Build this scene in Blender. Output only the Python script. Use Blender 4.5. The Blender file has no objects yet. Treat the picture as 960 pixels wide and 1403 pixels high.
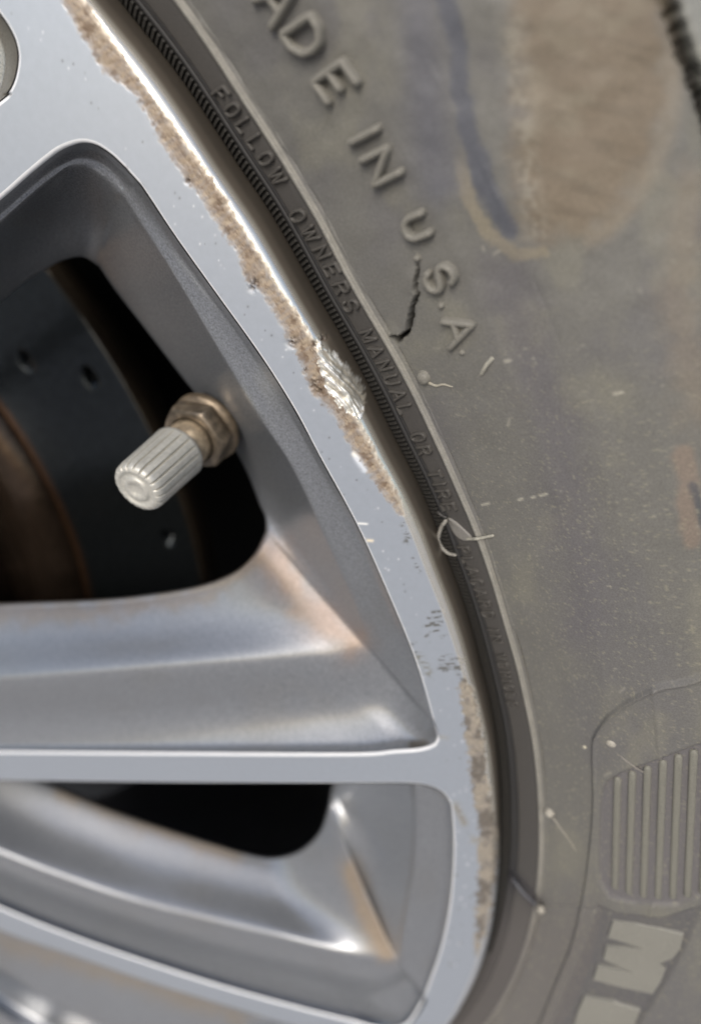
import bpy, math, random
import numpy as np
from mathutils import Vector, Matrix, geometry

# ------------------------------------------------------------------ camera, world, light, exposure
C = bpy.data.collections.new('scene'); bpy.context.scene.collection.children.link(C)
S = bpy.context.scene
CAM = np.array([228.32895, -73.36840496, 144.78232112])            # millimetres, wheel centre = origin
MR = np.array([[0.96539748, 0.13239252, -0.22467737],
               [0.26078286, -0.49010662, 0.83173782],
               [0.0, -0.86154961, -0.5076734]])
FPX, CX, CY = 850.0, 480.0, 701.5
MM = 0.001
cd = bpy.data.cameras.new('camera'); co = bpy.data.objects.new('camera', cd); C.objects.link(co)
m = Matrix.Identity(4)
for i in range(3):
    m[i][0] = MR[i, 0]; m[i][1] = -MR[i, 1]; m[i][2] = -MR[i, 2]; m[i][3] = CAM[i] * MM
co.matrix_world = m
cd.sensor_fit = 'HORIZONTAL'; cd.sensor_width = 36; cd.lens = 36 * FPX / 960
cd.clip_start = 0.005; cd.clip_end = 400
cd.dof.use_dof = True; cd.dof.focus_distance = 0.080; cd.dof.aperture_fstop = 16.0
S.camera = co
SUN_EL, SUN_AZ = 37.0, 184.0          # azimuth measured clockwise from +Y
w = bpy.data.worlds.new('World'); S.world = w; w.use_nodes = True
nt = w.node_tree; bg = nt.nodes['Background']; sky = nt.nodes.new('ShaderNodeTexSky')
sky.sky_type = 'NISHITA'; sky.sun_disc = False
sky.sun_elevation = math.radians(SUN_EL); sky.sun_rotation = math.radians(SUN_AZ)
sky.air_density = 1.0; sky.dust_density = 3.0; sky.ozone_density = 1.0
nt.links.new(sky.outputs[0], bg.inputs[0]); bg.inputs[1].default_value = 0.14
sd = bpy.data.lights.new('sun', 'SUN'); so = bpy.data.objects.new('sun', sd); C.objects.link(so)
sd.energy = 2.0; sd.angle = math.radians(30); sd.color = (1.0, 0.96, 0.9)
el, az = math.radians(SUN_EL), math.radians(SUN_AZ)
sdir = Vector((math.sin(az) * math.cos(el), math.cos(az) * math.cos(el), math.sin(el)))
so.rotation_euler = sdir.to_track_quat('Z', 'Y').to_euler()
S.view_settings.view_transform = 'Standard'; S.view_settings.look = 'None'
S.view_settings.gamma = 1; S.view_settings.use_curve_mapping = False
S.view_settings.exposure = 0.22
S.cycles.max_bounces = 8

# ------------------------------------------------------------------ helpers
R_ = math.radians
def unproj(u, v, y):
    """a viewing ray met with the plane Y = y (mm)"""
    u = np.asarray(u, float); v = np.asarray(v, float); y = np.asarray(y, float)
    d = np.stack([(u - CX) / FPX, (v - CY) / FPX, np.ones_like(u + v)], -1) @ MR.T
    s = (y - CAM[1]) / d[..., 1]
    return CAM + d * s[..., None]
def project(P):
    q = (P - CAM) @ MR
    z = np.where(np.abs(q[..., 2]) < 1e-3, 1e-3, q[..., 2])
    u = np.where(z > 1, q[..., 0] / z * FPX + CX, -9999); v = np.where(z > 1, q[..., 1] / z * FPX + CY, -9999)
    return u, v
def pol(P):
    return np.hypot(P[..., 0], P[..., 2]), np.degrees(np.arctan2(P[..., 2], P[..., 0]))
def cyl(rho, th, y):
    t = np.radians(th); rho, t, y = np.broadcast_arrays(rho, t, y)
    return np.stack([rho * np.cos(t), y, rho * np.sin(t)], -1)
def sstep(a, b, x):
    t = np.clip((x - a) / (b - a), 0, 1); return t * t * (3 - 2 * t)

_rng = np.random.default_rng(7)
_lat = _rng.random((256, 256))
def vnoise(x, y):
    xi = np.floor(x).astype(int); yi = np.floor(y).astype(int); fx = x - xi; fy = y - yi
    fx = fx * fx * (3 - 2 * fx); fy = fy * fy * (3 - 2 * fy)
    g = lambda a, b: _lat[a & 255, b & 255]
    return (g(xi, yi) * (1 - fx) + g(xi + 1, yi) * fx) * (1 - fy) + (g(xi, yi + 1) * (1 - fx) + g(xi + 1, yi + 1) * fx) * fy
def fbm(x, y, o=4):
    s = 0; a = .5; t = 0
    for k in range(o):
        s = s + a * vnoise(x * 2 ** k + 17 * k, y * 2 ** k + 31 * k); t += a; a *= .5
    return s / t                                    # 0..1
def catmull(pts, n, closed=False):
    p = np.array(pts, float)
    if len(p) < 3:
        t = np.linspace(0, 1, n)[:, None]; return p[0] * (1 - t) + p[-1] * t
    q = np.vstack([2 * p[0] - p[1], p, 2 * p[-1] - p[-2]])
    out = []
    for i in range(1, len(q) - 2):
        t = np.linspace(0, 1, 12, endpoint=False)[:, None]
        a, b, c, d = q[i - 1], q[i], q[i + 1], q[i + 2]
        out.append(.5 * ((2 * b) + (-a + c) * t + (2 * a - 5 * b + 4 * c - d) * t ** 2 + (-a + 3 * b - 3 * c + d) * t ** 3))
    out = np.vstack(out + [p[-1:]])
    L = np.r_[0, np.cumsum(np.linalg.norm(np.diff(out[:, :2], axis=0), axis=1))]
    s = np.linspace(0, L[-1], n)
    return np.stack([np.interp(s, L, out[:, k]) for k in range(out.shape[1])], 1)
def pdist(u, v, pts):
    """distance in photo pixels to a polyline, and the arc fraction of the nearest point"""
    best = np.full(u.shape, 1e9); fr = np.zeros(u.shape); pts = np.array(pts, float)
    L = np.r_[0, np.cumsum(np.linalg.norm(np.diff(pts[:, :2], axis=0), axis=1))]
    for i in range(len(pts) - 1):
        a, b = pts[i, :2], pts[i + 1, :2]; ab = b - a; l2 = max(ab @ ab, 1e-9)
        t = np.clip(((u - a[0]) * ab[0] + (v - a[1]) * ab[1]) / l2, 0, 1)
        d = np.hypot(u - a[0] - t * ab[0], v - a[1] - t * ab[1])
        k = d < best; best = np.where(k, d, best); fr = np.where(k, (L[i] + t * (L[i + 1] - L[i])) / L[-1], fr)
    return best, fr
def inside(u, v, poly):
    r = np.zeros(u.shape, bool); n = len(poly); j = n - 1
    for i in range(n):
        xi, yi = poly[i][:2]; xj, yj = poly[j][:2]
        if yi != yj:
            r ^= ((yi > v) != (yj > v)) & (u < (xj - xi) * (v - yi) / (yj - yi) + xi)
        j = i
    return r
def sdf(u, v, poly):
    """signed distance in photo pixels, positive inside"""
    d, _ = pdist(u, v, list(poly) + [poly[0]])
    return np.where(inside(u, v, poly), d, -d)

def link(name, me, mat=None, parent=None, smooth=True):
    o = bpy.data.objects.new(name, me); C.objects.link(o)
    if mat: me.materials.append(mat)
    if smooth and len(me.polygons): me.polygons.foreach_set('use_smooth', [True] * len(me.polygons))
    if parent: o.parent = parent
    return o
def mesh(name, V, F, mat=None, parent=None, smooth=True, attrs=None, normals=None):
    me = bpy.data.meshes.new(name)
    V = np.asarray(V, float).reshape(-1, 3) * MM
    F = np.asarray(F)if not isinstance(F, list) else F
    if isinstance(F, np.ndarray):
        me.vertices.add(len(V)); me.vertices.foreach_set('co', V.ravel())
        n = F.shape[1]; me.loops.add(F.size); me.loops.foreach_set('vertex_index', F.ravel())
        me.polygons.add(len(F)); me.polygons.foreach_set('loop_start', np.arange(0, F.size, n))
        me.polygons.foreach_set('loop_total', np.full(len(F), n)); me.update(calc_edges=True)
    else:
        me.from_pydata([tuple(v) for v in V], [], F); me.update()
    for k, a in (attrs or {}).items():
        a = np.asarray(a, float)
        if a.ndim >= 2 and a.shape[-1] == 3:
            a = a.reshape(-1, 3); at = me.attributes.new(k, 'FLOAT_COLOR', 'POINT')
            at.data.foreach_set('color', np.c_[a, np.ones(len(a))].ravel())
        else:
            at = me.attributes.new(k, 'FLOAT', 'POINT'); at.data.foreach_set('value', a.ravel())
    o = link(name, me, mat, parent, smooth)
    if normals is not None:
        me.normals_split_custom_set_from_vertices([tuple(x) for x in normals])
    return o
def grid_faces(nr, nc, close=False):
    i = np.arange(nr - 1)[:, None]; j = np.arange(nc if close else nc - 1)[None]; j2 = (j + 1) % nc
    return np.stack([i * nc + j, i * nc + j2, (i + 1) * nc + j2, (i + 1) * nc + j], -1).reshape(-1, 4)
def grid_normals(G):
    du = np.gradient(G, axis=0); dv = np.gradient(G, axis=1); n = np.cross(du, dv)
    n /= np.linalg.norm(n, axis=-1, keepdims=True) + 1e-12
    return n
def towards(G, F):
    """flip faces so that they face the camera side (-Y mostly)"""
    return F
def empty(name, loc=(0, 0, 0)):
    o = bpy.data.objects.new(name, None); C.objects.link(o); o.location = loc; return o
def lathe(prof, n=64):
    """profile of (radius, height) around Z, mm"""
    p = np.array(prof, float); a = np.linspace(0, 2 * math.pi, n, endpoint=False)
    V = np.stack([p[:, :1] * np.cos(a), p[:, :1] * np.sin(a), np.repeat(p[:, 1:], n, 1)], -1)
    return V, grid_faces(len(p), n, True)

# ------------------------------------------------------------------ materials
def nmat(name):
    mt = bpy.data.materials.new(name); mt.use_nodes = True
    return mt, mt.node_tree, mt.node_tree.nodes['Principled BSDF']
def add(nt, t, **k):
    n = nt.nodes.new(t)
    for a, b in k.items():
        if a[0] == 'i' and a[1:].isdigit(): n.inputs[int(a[1:])].default_value = b
        else: setattr(n, a, b)
    return n
def noise(nt, scale, detail=6, rough=.6, vec=None, dist=0):
    n = add(nt, 'ShaderNodeTexNoise'); n.inputs['Scale'].default_value = scale; n.inputs['Detail'].default_value = detail
    n.inputs['Roughness'].default_value = rough; n.inputs['Distortion'].default_value = dist
    if vec is None:
        tc = add(nt, 'ShaderNodeTexCoord'); vec = tc.outputs['Object']
    nt.links.new(vec, n.inputs['Vector']); return n
def ramp(nt, src, a, b, ca, cb):
    r = add(nt, 'ShaderNodeValToRGB'); e = r.color_ramp.elements
    e[0].position = a; e[1].position = b; e[0].color = ca; e[1].color = cb
    nt.links.new(src, r.inputs[0]); return r
def g4(x): return (x, x, x, 1)
def mixmul(nt, A, B, fac=1.0, mode='MULTIPLY'):
    x = add(nt, 'ShaderNodeMix', data_type='RGBA', blend_type=mode); x.inputs[0].default_value = fac
    for s, i in ((A, 6), (B, 7)):
        if isinstance(s, tuple): x.inputs[i].default_value = s
        else: nt.links.new(s, x.inputs[i])
    return x.outputs[2]
def bump(nt, bs, srcs):
    prev = None
    for h, st, dist in srcs:
        b = add(nt, 'ShaderNodeBump'); b.inputs['Strength'].default_value = st; b.inputs['Distance'].default_value = dist
        nt.links.new(h, b.inputs['Height'])
        if prev: nt.links.new(prev.outputs[0], b.inputs['Normal'])
        prev = b
    nt.links.new(prev.outputs[0], bs.inputs['Normal'])

def attr_mat(name, rough=None, metal=None, grain=(2600, .75, 1.25), bumps=((1500, .3, .00005),), coat=0, spec=.5):
    """base colour from the mesh's own 'col', fine grain on top"""
    mt, nt, bs = nmat(name)
    at = add(nt, 'ShaderNodeAttribute', attribute_name='col')
    n = noise(nt, grain[0], 4); r = ramp(nt, n.outputs['Fac'], .3, .7, g4(grain[1]), g4(grain[2]))
    nt.links.new(mixmul(nt, at.outputs['Color'], r.outputs[0]), bs.inputs['Base Color'])
    for key, val, an in (('Roughness', rough, 'rgh'), ('Metallic', metal, 'met')):
        if val is None:
            a = add(nt, 'ShaderNodeAttribute', attribute_name=an); nt.links.new(a.outputs['Fac'], bs.inputs[key])
        else: bs.inputs[key].default_value = val
    bs.inputs['Specular IOR Level'].default_value = spec
    bs.inputs['Coat Weight'].default_value = coat; bs.inputs['Coat Roughness'].default_value = .15
    bump(nt, bs, [(noise(nt, s, 5).outputs['Fac'], st, d) for s, st, d in bumps])
    return mt
M_RUBBER = attr_mat('rubber', rough=.56, metal=0, grain=(4200, .84, 1.16), bumps=((260, .12, .0003), (3600, .14, .00004)), spec=.3)
M_PAINT = attr_mat('silver_paint', grain=(3600, .62, 1.42), rough=.29, metal=.6, bumps=((90, .05, .0004), (3600, .22, .00004)), coat=.6)
M_FACE = attr_mat('machined_aluminium', grain=(900, .97, 1.03), bumps=((2200, .1, .00002),), coat=.2)
M_BRAKE = attr_mat('brake_iron', rough=.22, metal=.85, grain=(500, .7, 1.3), bumps=((300, .3, .0004),))
M_CAP = attr_mat('valve_cap_plastic', rough=.38, metal=.25, grain=(1800, .85, 1.12), bumps=((1500, .2, .00006),), coat=.2)
M_BRASS = attr_mat('dirty_brass', rough=.38, metal=.5, grain=(700, .5, 1.35), bumps=((1500, .25, .00006),))
def plain(name, col, rough, metal=0, scale=40, lo=.8, hi=1.2, b=.2, bd=.001):
    mt, nt, bs = nmat(name)
    n = noise(nt, scale, 8); r = ramp(nt, n.outputs['Fac'], .3, .7, g4(lo), g4(hi))
    nt.links.new(mixmul(nt, (*col, 1), r.outputs[0]), bs.inputs['Base Color'])
    bs.inputs['Roughness'].default_value = rough; bs.inputs['Metallic'].default_value = metal
    bump(nt, bs, [(n.outputs['Fac'], b, bd)]); return mt
M_GROUND = plain('concrete', (.30, .30, .31), .9, 0, 6, .8, 1.15, .4, .004)
M_LINER = plain('black_liner', (.012, .012, .013), .8, 0, 60)
M_WELL = plain('dark_barrel', (.02, .021, .024), .5, .2, 60)

def srgb(r, g, b):
    c = np.array([r, g, b]) / 255.; return np.where(c <= .04045, c / 12.92, ((c + .055) / 1.055) ** 2.4)

# ------------------------------------------------------------------ traced rings: edge of the lip, tyre ridge, inner edge of the face
tA = [(153,0),(180,35),(213,72),(253,128),(283,173),(317,227),(368,300),(400,358),(433,417),(467,473),(500,533),(540,615),(560,650),(587,710),(607,767),(627,817),(643,867),(653,907),(667,960),(677,1010),(682,1060),(684,1110),(684,1160),(680,1216),(672,1270),(657,1320),(635,1363),(617,1397)]
tB = [(243,3),(283,57),(330,133),(373,197),(407,253),(443,313),(470,370),(500,423),(533,477),(563,533),(597,605),(627,673),(653,733),(677,803),(693,860),(710,917),(720,963),(730,1010),(737,1067),(740,1127),(740,1173),(737,1216),(720,1296)]
tC = [(193,253),(233,317),(300,410),(360,493),(410,573),(433,620),(490,723),(530,813),(570,910),(587,967),(596,1003),(617,1100),(621,1150),(619,1210),(610,1273),(590,1340),(563,1400)]
def ring(tr, y, r0):
    t = np.array(tr, float); P = unproj(t[:, 0], t[:, 1], y); r, th = pol(P)
    o = np.argsort(th); th, r = th[o], r[o]
    tt = np.arange(-180, 180, .5)
    th2 = np.r_[th[0] - 14, th, th[-1] + 14]; r2 = np.r_[r0, r, r0]
    rr = np.interp(tt, th2, r2, left=r0, right=r0)
    k = np.exp(-np.linspace(-2, 2, 7) ** 2); k /= k.sum()
    rr = np.convolve(np.pad(rr, 3, mode='wrap'), k, 'valid')
    return lambda a: np.interp(a, tt, rr)
YA, YB = 4.1, .96
RA = ring(tA, YA, 240.0); RB = ring(tB, YB, 246.6); RC = ring(tC, 0, 230.9)

# angles: dense where the photograph looks, coarse for the rest of the turn
def thetas(step, a=-9, b=50):
    f = np.arange(a, b, step); c = np.r_[np.arange(b, 360 + a, 1.5)]
    return np.r_[f, c]

# ------------------------------------------------------------------ the tyre
wheel = empty('car_wheel', (0, 0, 0))
wheel['label'] = 'silver alloy wheel with kerb-scraped rim edge and dusty black tyre'; wheel['category'] = 'wheel'

# profile: s along the section, from under the lip out over the sidewall to the tread; offsets relative to RA (w=0) and RB (w=1)
prof = np.array([  # rho, y
    (232.0, 14.0), (237.5, 10.0), (239.4, 6.6), (240.4, 5.6), (241.6, 4.9), (242.0, 4.3), (242.3, 4.2), (242.42, 4.4), (242.6, 3.95), (242.85, 3.75), (242.95, 3.9), (243.15, 3.35),
    (245.4, 1.9), (246.1, 1.5), (246.45, .9), (246.75, .75), (247.1, 1.15), (247.6, 1.1), (250.0, -.3), (254, -2.2), (259, -4.1), (265, -5.4), (271, -5.8), (277, -5.2), (281, -4.2), (282.3, -3.7),
    (282.9, -2.9), (283.5, -3.3), (286, -2.2), (288.2, -.9), (288.8, .2), (289.6, -.2), (291.5, 1.6), (292.2, 2.9), (293, 2.8), (296, 7), (298.5, 13), (300.5, 22), (301.5, 40), (302, 90), (302, 200)])
L = np.r_[0, np.cumsum(np.hypot(*np.diff(prof, axis=0).T))]
s_f = np.r_[np.arange(0, L[11], .14), np.arange(L[11], L[17], .12), np.arange(L[17], L[21], .18), np.arange(L[21], L[34], .34), np.arange(L[34], L[38], 1.0), L[38:]]
pr = np.interp(s_f, L, prof[:, 0]); py = np.interp(s_f, L, prof[:, 1])
for _ in range(2):                                      # round the corners a little
    pr[1:-1] = .25 * pr[:-2] + .5 * pr[1:-1] + .25 * pr[2:]; py[1:-1] = .25 * py[:-2] + .5 * py[1:-1] + .25 * py[2:]
_k = (pr < 284)
def tyre_y(rho_n): return np.interp(rho_n, pr[_k], py[_k])
def nominal_to_real(rn, th):
    wB = np.clip((rn - 240) / 6.6, 0, 1); f = 1 - sstep(247, 262, rn)
    return rn + (RA(th) - 240) * (1 - wB) * (rn < 247) + (RB(th) - 246.6) * wB * f
def tyre_at(u, v, it=8):
    """where the ray through a photo pixel meets the sidewall; returns point and normal"""
    u = np.asarray(u, float); v = np.asarray(v, float); y = np.zeros_like(u + v)
    for _ in range(it):
        P = unproj(u, v, y); r, th = pol(P)
        rn = r.copy()
        for _ in range(3): rn = rn - (nominal_to_real(rn, th) - r)
        y = .5 * y + .5 * tyre_y(rn)
    P = unproj(u, v, y); r, th = pol(P)
    dy = (tyre_y(rn + .4) - tyre_y(rn - .4)) / .8
    t = np.radians(th); k = 1 / np.sqrt(1 + dy * dy)
    N = np.stack([dy * k * np.cos(t), -k, dy * k * np.sin(t)], -1)
    return P, N
PANEL = catmull([(1100,860),(960,924),(905,938),(866,955),(836,977),(818,1000),(812,1020),(813,1100),(806,1180),(796,1240),(784,1290),(762,1345),(735,1410),(700,1480)], 90)
PANEL = [tuple(p) for p in PANEL] + [(1100, 1480)]
RIBPAN = [(960+60,1012-22),(960,1016),(900,1038),(850,1056),(832,1068),(824,1085),(822,1130),(820,1170),(822,1205),(835,1228),(870,1236),(930,1238),(1000,1210),(1020,1100)]
LETPAN = [(820,1238),(845,1248),(905,1255),(962,1240),(940,1290),(915,1335),(880,1392),(860,1430),(740,1430),(765,1380),(790,1325),(808,1280)]
CRACK = [(572,362),(571,370),(568,384),(567,398),(571,403),(566,413),(562,426),(559,440),(557,453),(552,457),(546,459),(538,462)]
SMEAR = catmull([(560,-200),(596,-60),(628,60),(632,130),(652,210),(672,265),(698,312)], 20)
CRESC = catmull([(628,190),(634,240),(650,290),(676,325),(706,347),(740,345)], 24)
th_t = thetas(.048)
TH, SS = np.meshgrid(th_t, s_f)
RN = np.interp(SS, s_f, pr); YN = np.interp(SS, s_f, py)
RR = nominal_to_real(RN, TH)
P0 = cyl(RR, TH, YN)
tang_r = np.gradient(pr, s_f); tang_y = np.gradient(py, s_f)
nr = np.interp(SS, s_f, tang_y); ny = -np.interp(SS, s_f, tang_r)       # outward section normal (towards -Y)
N0 = cyl(nr, TH, 0) + np.stack([0 * ny, ny, 0 * ny], -1)
U, V = project(P0)
vis = (U > -120) & (U < 1150) & (V > -120) & (V < 1520) & (YN < 12)
h = np.zeros_like(U)
def on(mask, fn):
    out = np.zeros_like(U); out[mask] = fn(U[mask], V[mask]); return out
dP = on(vis, lambda u, v: sdf(u, v, PANEL)); dR = on(vis, lambda u, v: sdf(u, v, RIBPAN)); dL = on(vis, lambda u, v: sdf(u, v, LETPAN))
side = vis & (RN > 247.5)
rim_out = sstep(282.6, 281.8, RN)
hp = np.where(side, sstep(-2, 3, dP) * .45 + np.exp(-((dP - 2.0) / 2.2) ** 2) * .4, 0) * rim_out
h += hp
h -= np.where(side, sstep(-2, 3, dR) * .55, 0) * rim_out
h -= np.where(side, sstep(-4, 4, dL) * .6, 0) * rim_out
dC, fC = pdist(U[side], V[side], CRACK)
crl = inside(U[side], V[side], CRACK + [(505, 470), (505, 345), (560, 335)])
wob = (fbm(U[side] / 3.5, V[side] / 3.5, 3) - .5) * 2.6
dd = np.where(crl, -dC, dC) + wob * sstep(9, 2, dC)
wc = (1.6 + 4.2 * sstep(.3, .9, fC)) * (.6 + .8 * fbm(V[side] / 9, V[side] * 0, 2)) * sstep(0, .08, fC)
opn = sstep(-.9, .5, dd) * sstep(wc + .9, wc - .5, dd)
hc = np.zeros_like(U); hc[side] = -1.6 * opn
ck = np.zeros_like(U); ck[side] = opn
leftside = np.zeros_like(U); leftside[side] = np.where(dd < 0, np.exp(dd / 13), sstep(1.2, 0, dd)) * sstep(0, .25, fC) * sstep(520, 540, U[side])
h += hc + leftside * .5
hole = np.exp(-(((U - 541) / 7) ** 2 + ((V - 465) / 5) ** 2) ** 1.5) * side
h -= hole * 1.6
# seam lines, dents and gentle waviness
dS, fS = pdist(U, V, [(744, 1241), (780, 1240), (822, 1244)]); h -= np.where(side, .22 * np.exp(-(dS / 2.2) ** 2), 0)
dS2, _ = pdist(U, V, [(690, 1192), (703, 1204), (722, 1224), (738, 1240)]); h -= np.where(vis, .9 * np.exp(-(dS2 / 4.0) ** 2) * (RN > 240), 0)
h += np.where(side, (fbm(U / 90, V / 90, 3) - .5) * .7, 0)
h += np.where(vis, (fbm(U / 14 + 40, V / 14, 2) - .5) * .04, 0)
dD, _ = pdist(U, V, SMEAR)
dD2, _ = pdist(U, V, [(700, 20), (712, 120), (722, 240), (735, 320)]); h += np.where(side, .25 * np.exp(-(dD2 / 45) ** 2), 0)
# jagged dark groove at the shoulder, top right
G = (V < 200) & (V > -120) & vis
jag = (fbm(V / 6, V * 0, 3) - .5) * .7
h -= np.where(G, 2.6 * np.exp(-((RN - 282.9 + jag) / .4) ** 2), 0)
PT = P0 + N0 * h[..., None]
# colour of the rubber: dust, stains, fresh rubber
base = srgb(97, 96, 92)
col = np.ones(U.shape + (3,)) * base
def tint(mask, c, a=1.0):
    global col
    k = np.clip(mask * a, 0, 1)[..., None]; col = col * (1 - k) + np.asarray(c) * k
dust = fbm(U / 120, V / 160, 4)
tint(sstep(.45, .7, dust) * vis, srgb(90, 89, 90), .55)
tint(sstep(.5, .72, fbm(U / 60 + 9, V / 90 + 4, 4)) * vis, srgb(112, 110, 99), .45)
# bead area under the lip is coloured blacker, in bands
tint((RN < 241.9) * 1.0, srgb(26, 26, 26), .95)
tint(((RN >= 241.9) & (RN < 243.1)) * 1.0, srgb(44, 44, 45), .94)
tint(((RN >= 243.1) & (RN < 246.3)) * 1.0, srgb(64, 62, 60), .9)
tint(((RN >= 246.3) & (RN < 247.2)) * (.55 + .5 * fbm(U / 14, V / 14, 2)), srgb(150, 147, 138), .6)
tint(np.where(G, np.exp(-((RN - 282.9 + jag) / .6) ** 2), 0), srgb(28, 26, 24))
tint((RN > 283.3) & (RN < 292) & side & (V < 300), srgb(140, 142, 136), .5)
tint(np.clip(hole + ck, 0, 1), srgb(18, 17, 16))
BROWN = catmull([(690,-60),(702,60),(706,150),(703,240),(716,318),(760,336),(820,322),(862,282),(900,215),(925,120),(915,20),(900,-60)], 60)
edge = (fbm(U / 22, V / 22, 4) - .5) * 46
dB_ = on(vis, lambda u, v: sdf(u, v, [tuple(p) for p in BROWN]))
streak = fbm(U / 60 + V / 160, V / 9 - U / 40, 4)
br = sstep(-20, 34, dB_ + edge * .8) * side
tint(br, srgb(106, 95, 80), .85)
tint(br * sstep(.35, .75, streak), srgb(90, 82, 70), .6)
tint(br * sstep(.5, .8, fbm(U / 60 + 5, V / 34, 3)), srgb(122, 116, 102), .4)
dE, _ = pdist(U, V, BROWN[28:60]); tint(np.exp(-((dE + edge * .3) / 13) ** 2) * side * (U > 800), srgb(128, 120, 106), .4)
dCr, fCr = pdist(U, V, CRESC)
tint(sstep(13, 5, dCr + (fbm(U / 10, V / 10, 3) - .5) * 12) * side * sstep(0, .3, fCr), srgb(128, 120, 102), .65)
tint(sstep(19, 8, dD + (fbm(U / 16, V / 30, 3) - .5) * 14) * side, srgb(70, 73, 82), .8)
tint(np.exp(-(dD2 / 16) ** 2) * side * sstep(.4, .6, fbm(U / 6, V / 14, 3)) * (V < 330), srgb(134, 130, 118), .5)
d5, _ = pdist(U, V, [(560, -60), (575, 60), (590, 180), (600, 250)]); tint(np.exp(-(d5 / 38) ** 2) * side, srgb(82, 83, 91), .7)
d5, _ = pdist(U, V, [(690, 380), (770, 620), (790, 760), (800, 860)]); tint(np.exp(-((d5 + edge * .8) / 38) ** 2) * side, srgb(86, 84, 88), .6)
d6, _ = pdist(U, V, [(935, 625), (945, 660), (938, 690), (948, 735)]); tint(sstep(20, 8, d6 + edge * .25) * side, srgb(118, 104, 92), .6)
d6, _ = pdist(U, V, [(948, 665), (956, 690), (965, 720)]); tint(sstep(9, 3, d6) * side, srgb(70, 72, 76), .8)
d6, _ = pdist(U, V, [(945, 250), (930, 420), (955, 560)]); tint(np.exp(-((d6 + edge) / 28) ** 2) * side, srgb(118, 108, 94), .4)
for k in range(60):                                    # small scuffs and specks of light grit
    a, b = random.uniform(560, 960), random.uniform(330, 1200)
    if a < 590 + (b - 480) * .32: continue
    l = random.uniform(.5, 5) if random.random() < .8 else random.uniform(6, 13); an = random.gauss(-.3, .8)
    near = side & (np.abs(U - a) < 16) & (np.abs(V - b) < 16)
    if not near.any(): continue
    q, _ = pdist(U[near], V[near], [(a, b), (a + l * math.cos(an), b + l * math.sin(an))])
    kk = np.exp(-(q / random.uniform(.8, 1.5)) ** 2) * random.uniform(.15, .55)
    col[near] = col[near] * (1 - kk[:, None]) + srgb(150, 147, 134) * kk[:, None]
for a, b, l in ((710, 685, 5), (728, 682, 4), (740, 679, 9), (660, 692, 9), (692, 495, 7), (840, 540, 12)):
    q, _ = pdist(U, V, [(a, b), (a + l, b - l * .25)]); tint(np.exp(-(q / 1.6) ** 2) * side, srgb(160, 157, 144), .8)
tint(np.where(side, sstep(-2, 3, dR), 0) * rim_out, srgb(92, 90, 92), .8)
tint(np.where(side, sstep(-4, 4, dL), 0) * rim_out, srgb(78, 77, 79), .7)
tint(np.where(vis, np.exp(-(dS2 / 10) ** 2), 0) * (RN > 239), srgb(38, 38, 42), .9)
lowt = sstep(1180, 1300, V) * vis * (RN > 241) * (RN < 258)
tint(lowt, srgb(92, 88, 86), .5)
spk = fbm(U / 2.2, V / 2.2, 2); tint(sstep(.7, .82, spk) * side * sstep(300, 700, V), srgb(150, 146, 124), .3)
nr_, nc_ = U.shape
tyre = mesh('tyre', PT, grid_faces(nr_, nc_, True)[:, ::-1], M_RUBBER, wheel, attrs={'col': col})
tyre['label'] = 'dusty black rubber tyre with raised lettering'

# ------------------------------------------------------------------ strokes laid on the rubber
def one_col(n, c, var=.08):
    return np.clip(np.ones((n, 3)) * c * (1 + var * (np.random.default_rng(n).random((n, 1)) - .5)), 0, 1)
def sweep(P, N, wd, ht, sink=.15, nseg=7, cap=True):
    """half-round bead along P (mm), N surface normals"""
    P = np.asarray(P); T = np.gradient(P, axis=0); T /= np.linalg.norm(T, axis=1, keepdims=True) + 1e-9
    B = np.cross(T, N); B /= np.linalg.norm(B, axis=1, keepdims=True) + 1e-9
    wd = np.broadcast_to(wd, len(P)).astype(float).copy(); ht = np.broadcast_to(ht, len(P)).astype(float).copy()
    if cap:
        e = wd[0] * .42
        P = np.vstack([P[:1] - T[:1] * e, P[:1] - T[:1] * e * .7, P, P[-1:] + T[-1:] * e * .7, P[-1:] + T[-1:] * e])
        N = np.vstack([N[:1], N[:1], N, N[-1:], N[-1:]]); B = np.vstack([B[:1], B[:1], B, B[-1:], B[-1:]])
        wd = np.r_[wd[0] * .25, wd[0] * .72, wd, wd[-1] * .72, wd[-1] * .25]; ht = np.r_[ht[0] * .1, ht[0] * .75, ht, ht[-1] * .75, ht[-1] * .1]
    a = np.linspace(0, math.pi, nseg); cs = np.cos(a); sn = np.sin(a) ** .55
    X = P[:, None] + B[:, None] * (cs * .5)[None, :, None] * wd[:, None, None] + N[:, None] * (sn[None, :, None] * ht[:, None, None])
    X[:, 0] -= N * sink; X[:, -1] -= N * sink
    return X.reshape(-1, 3), grid_faces(len(P), nseg)
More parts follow.
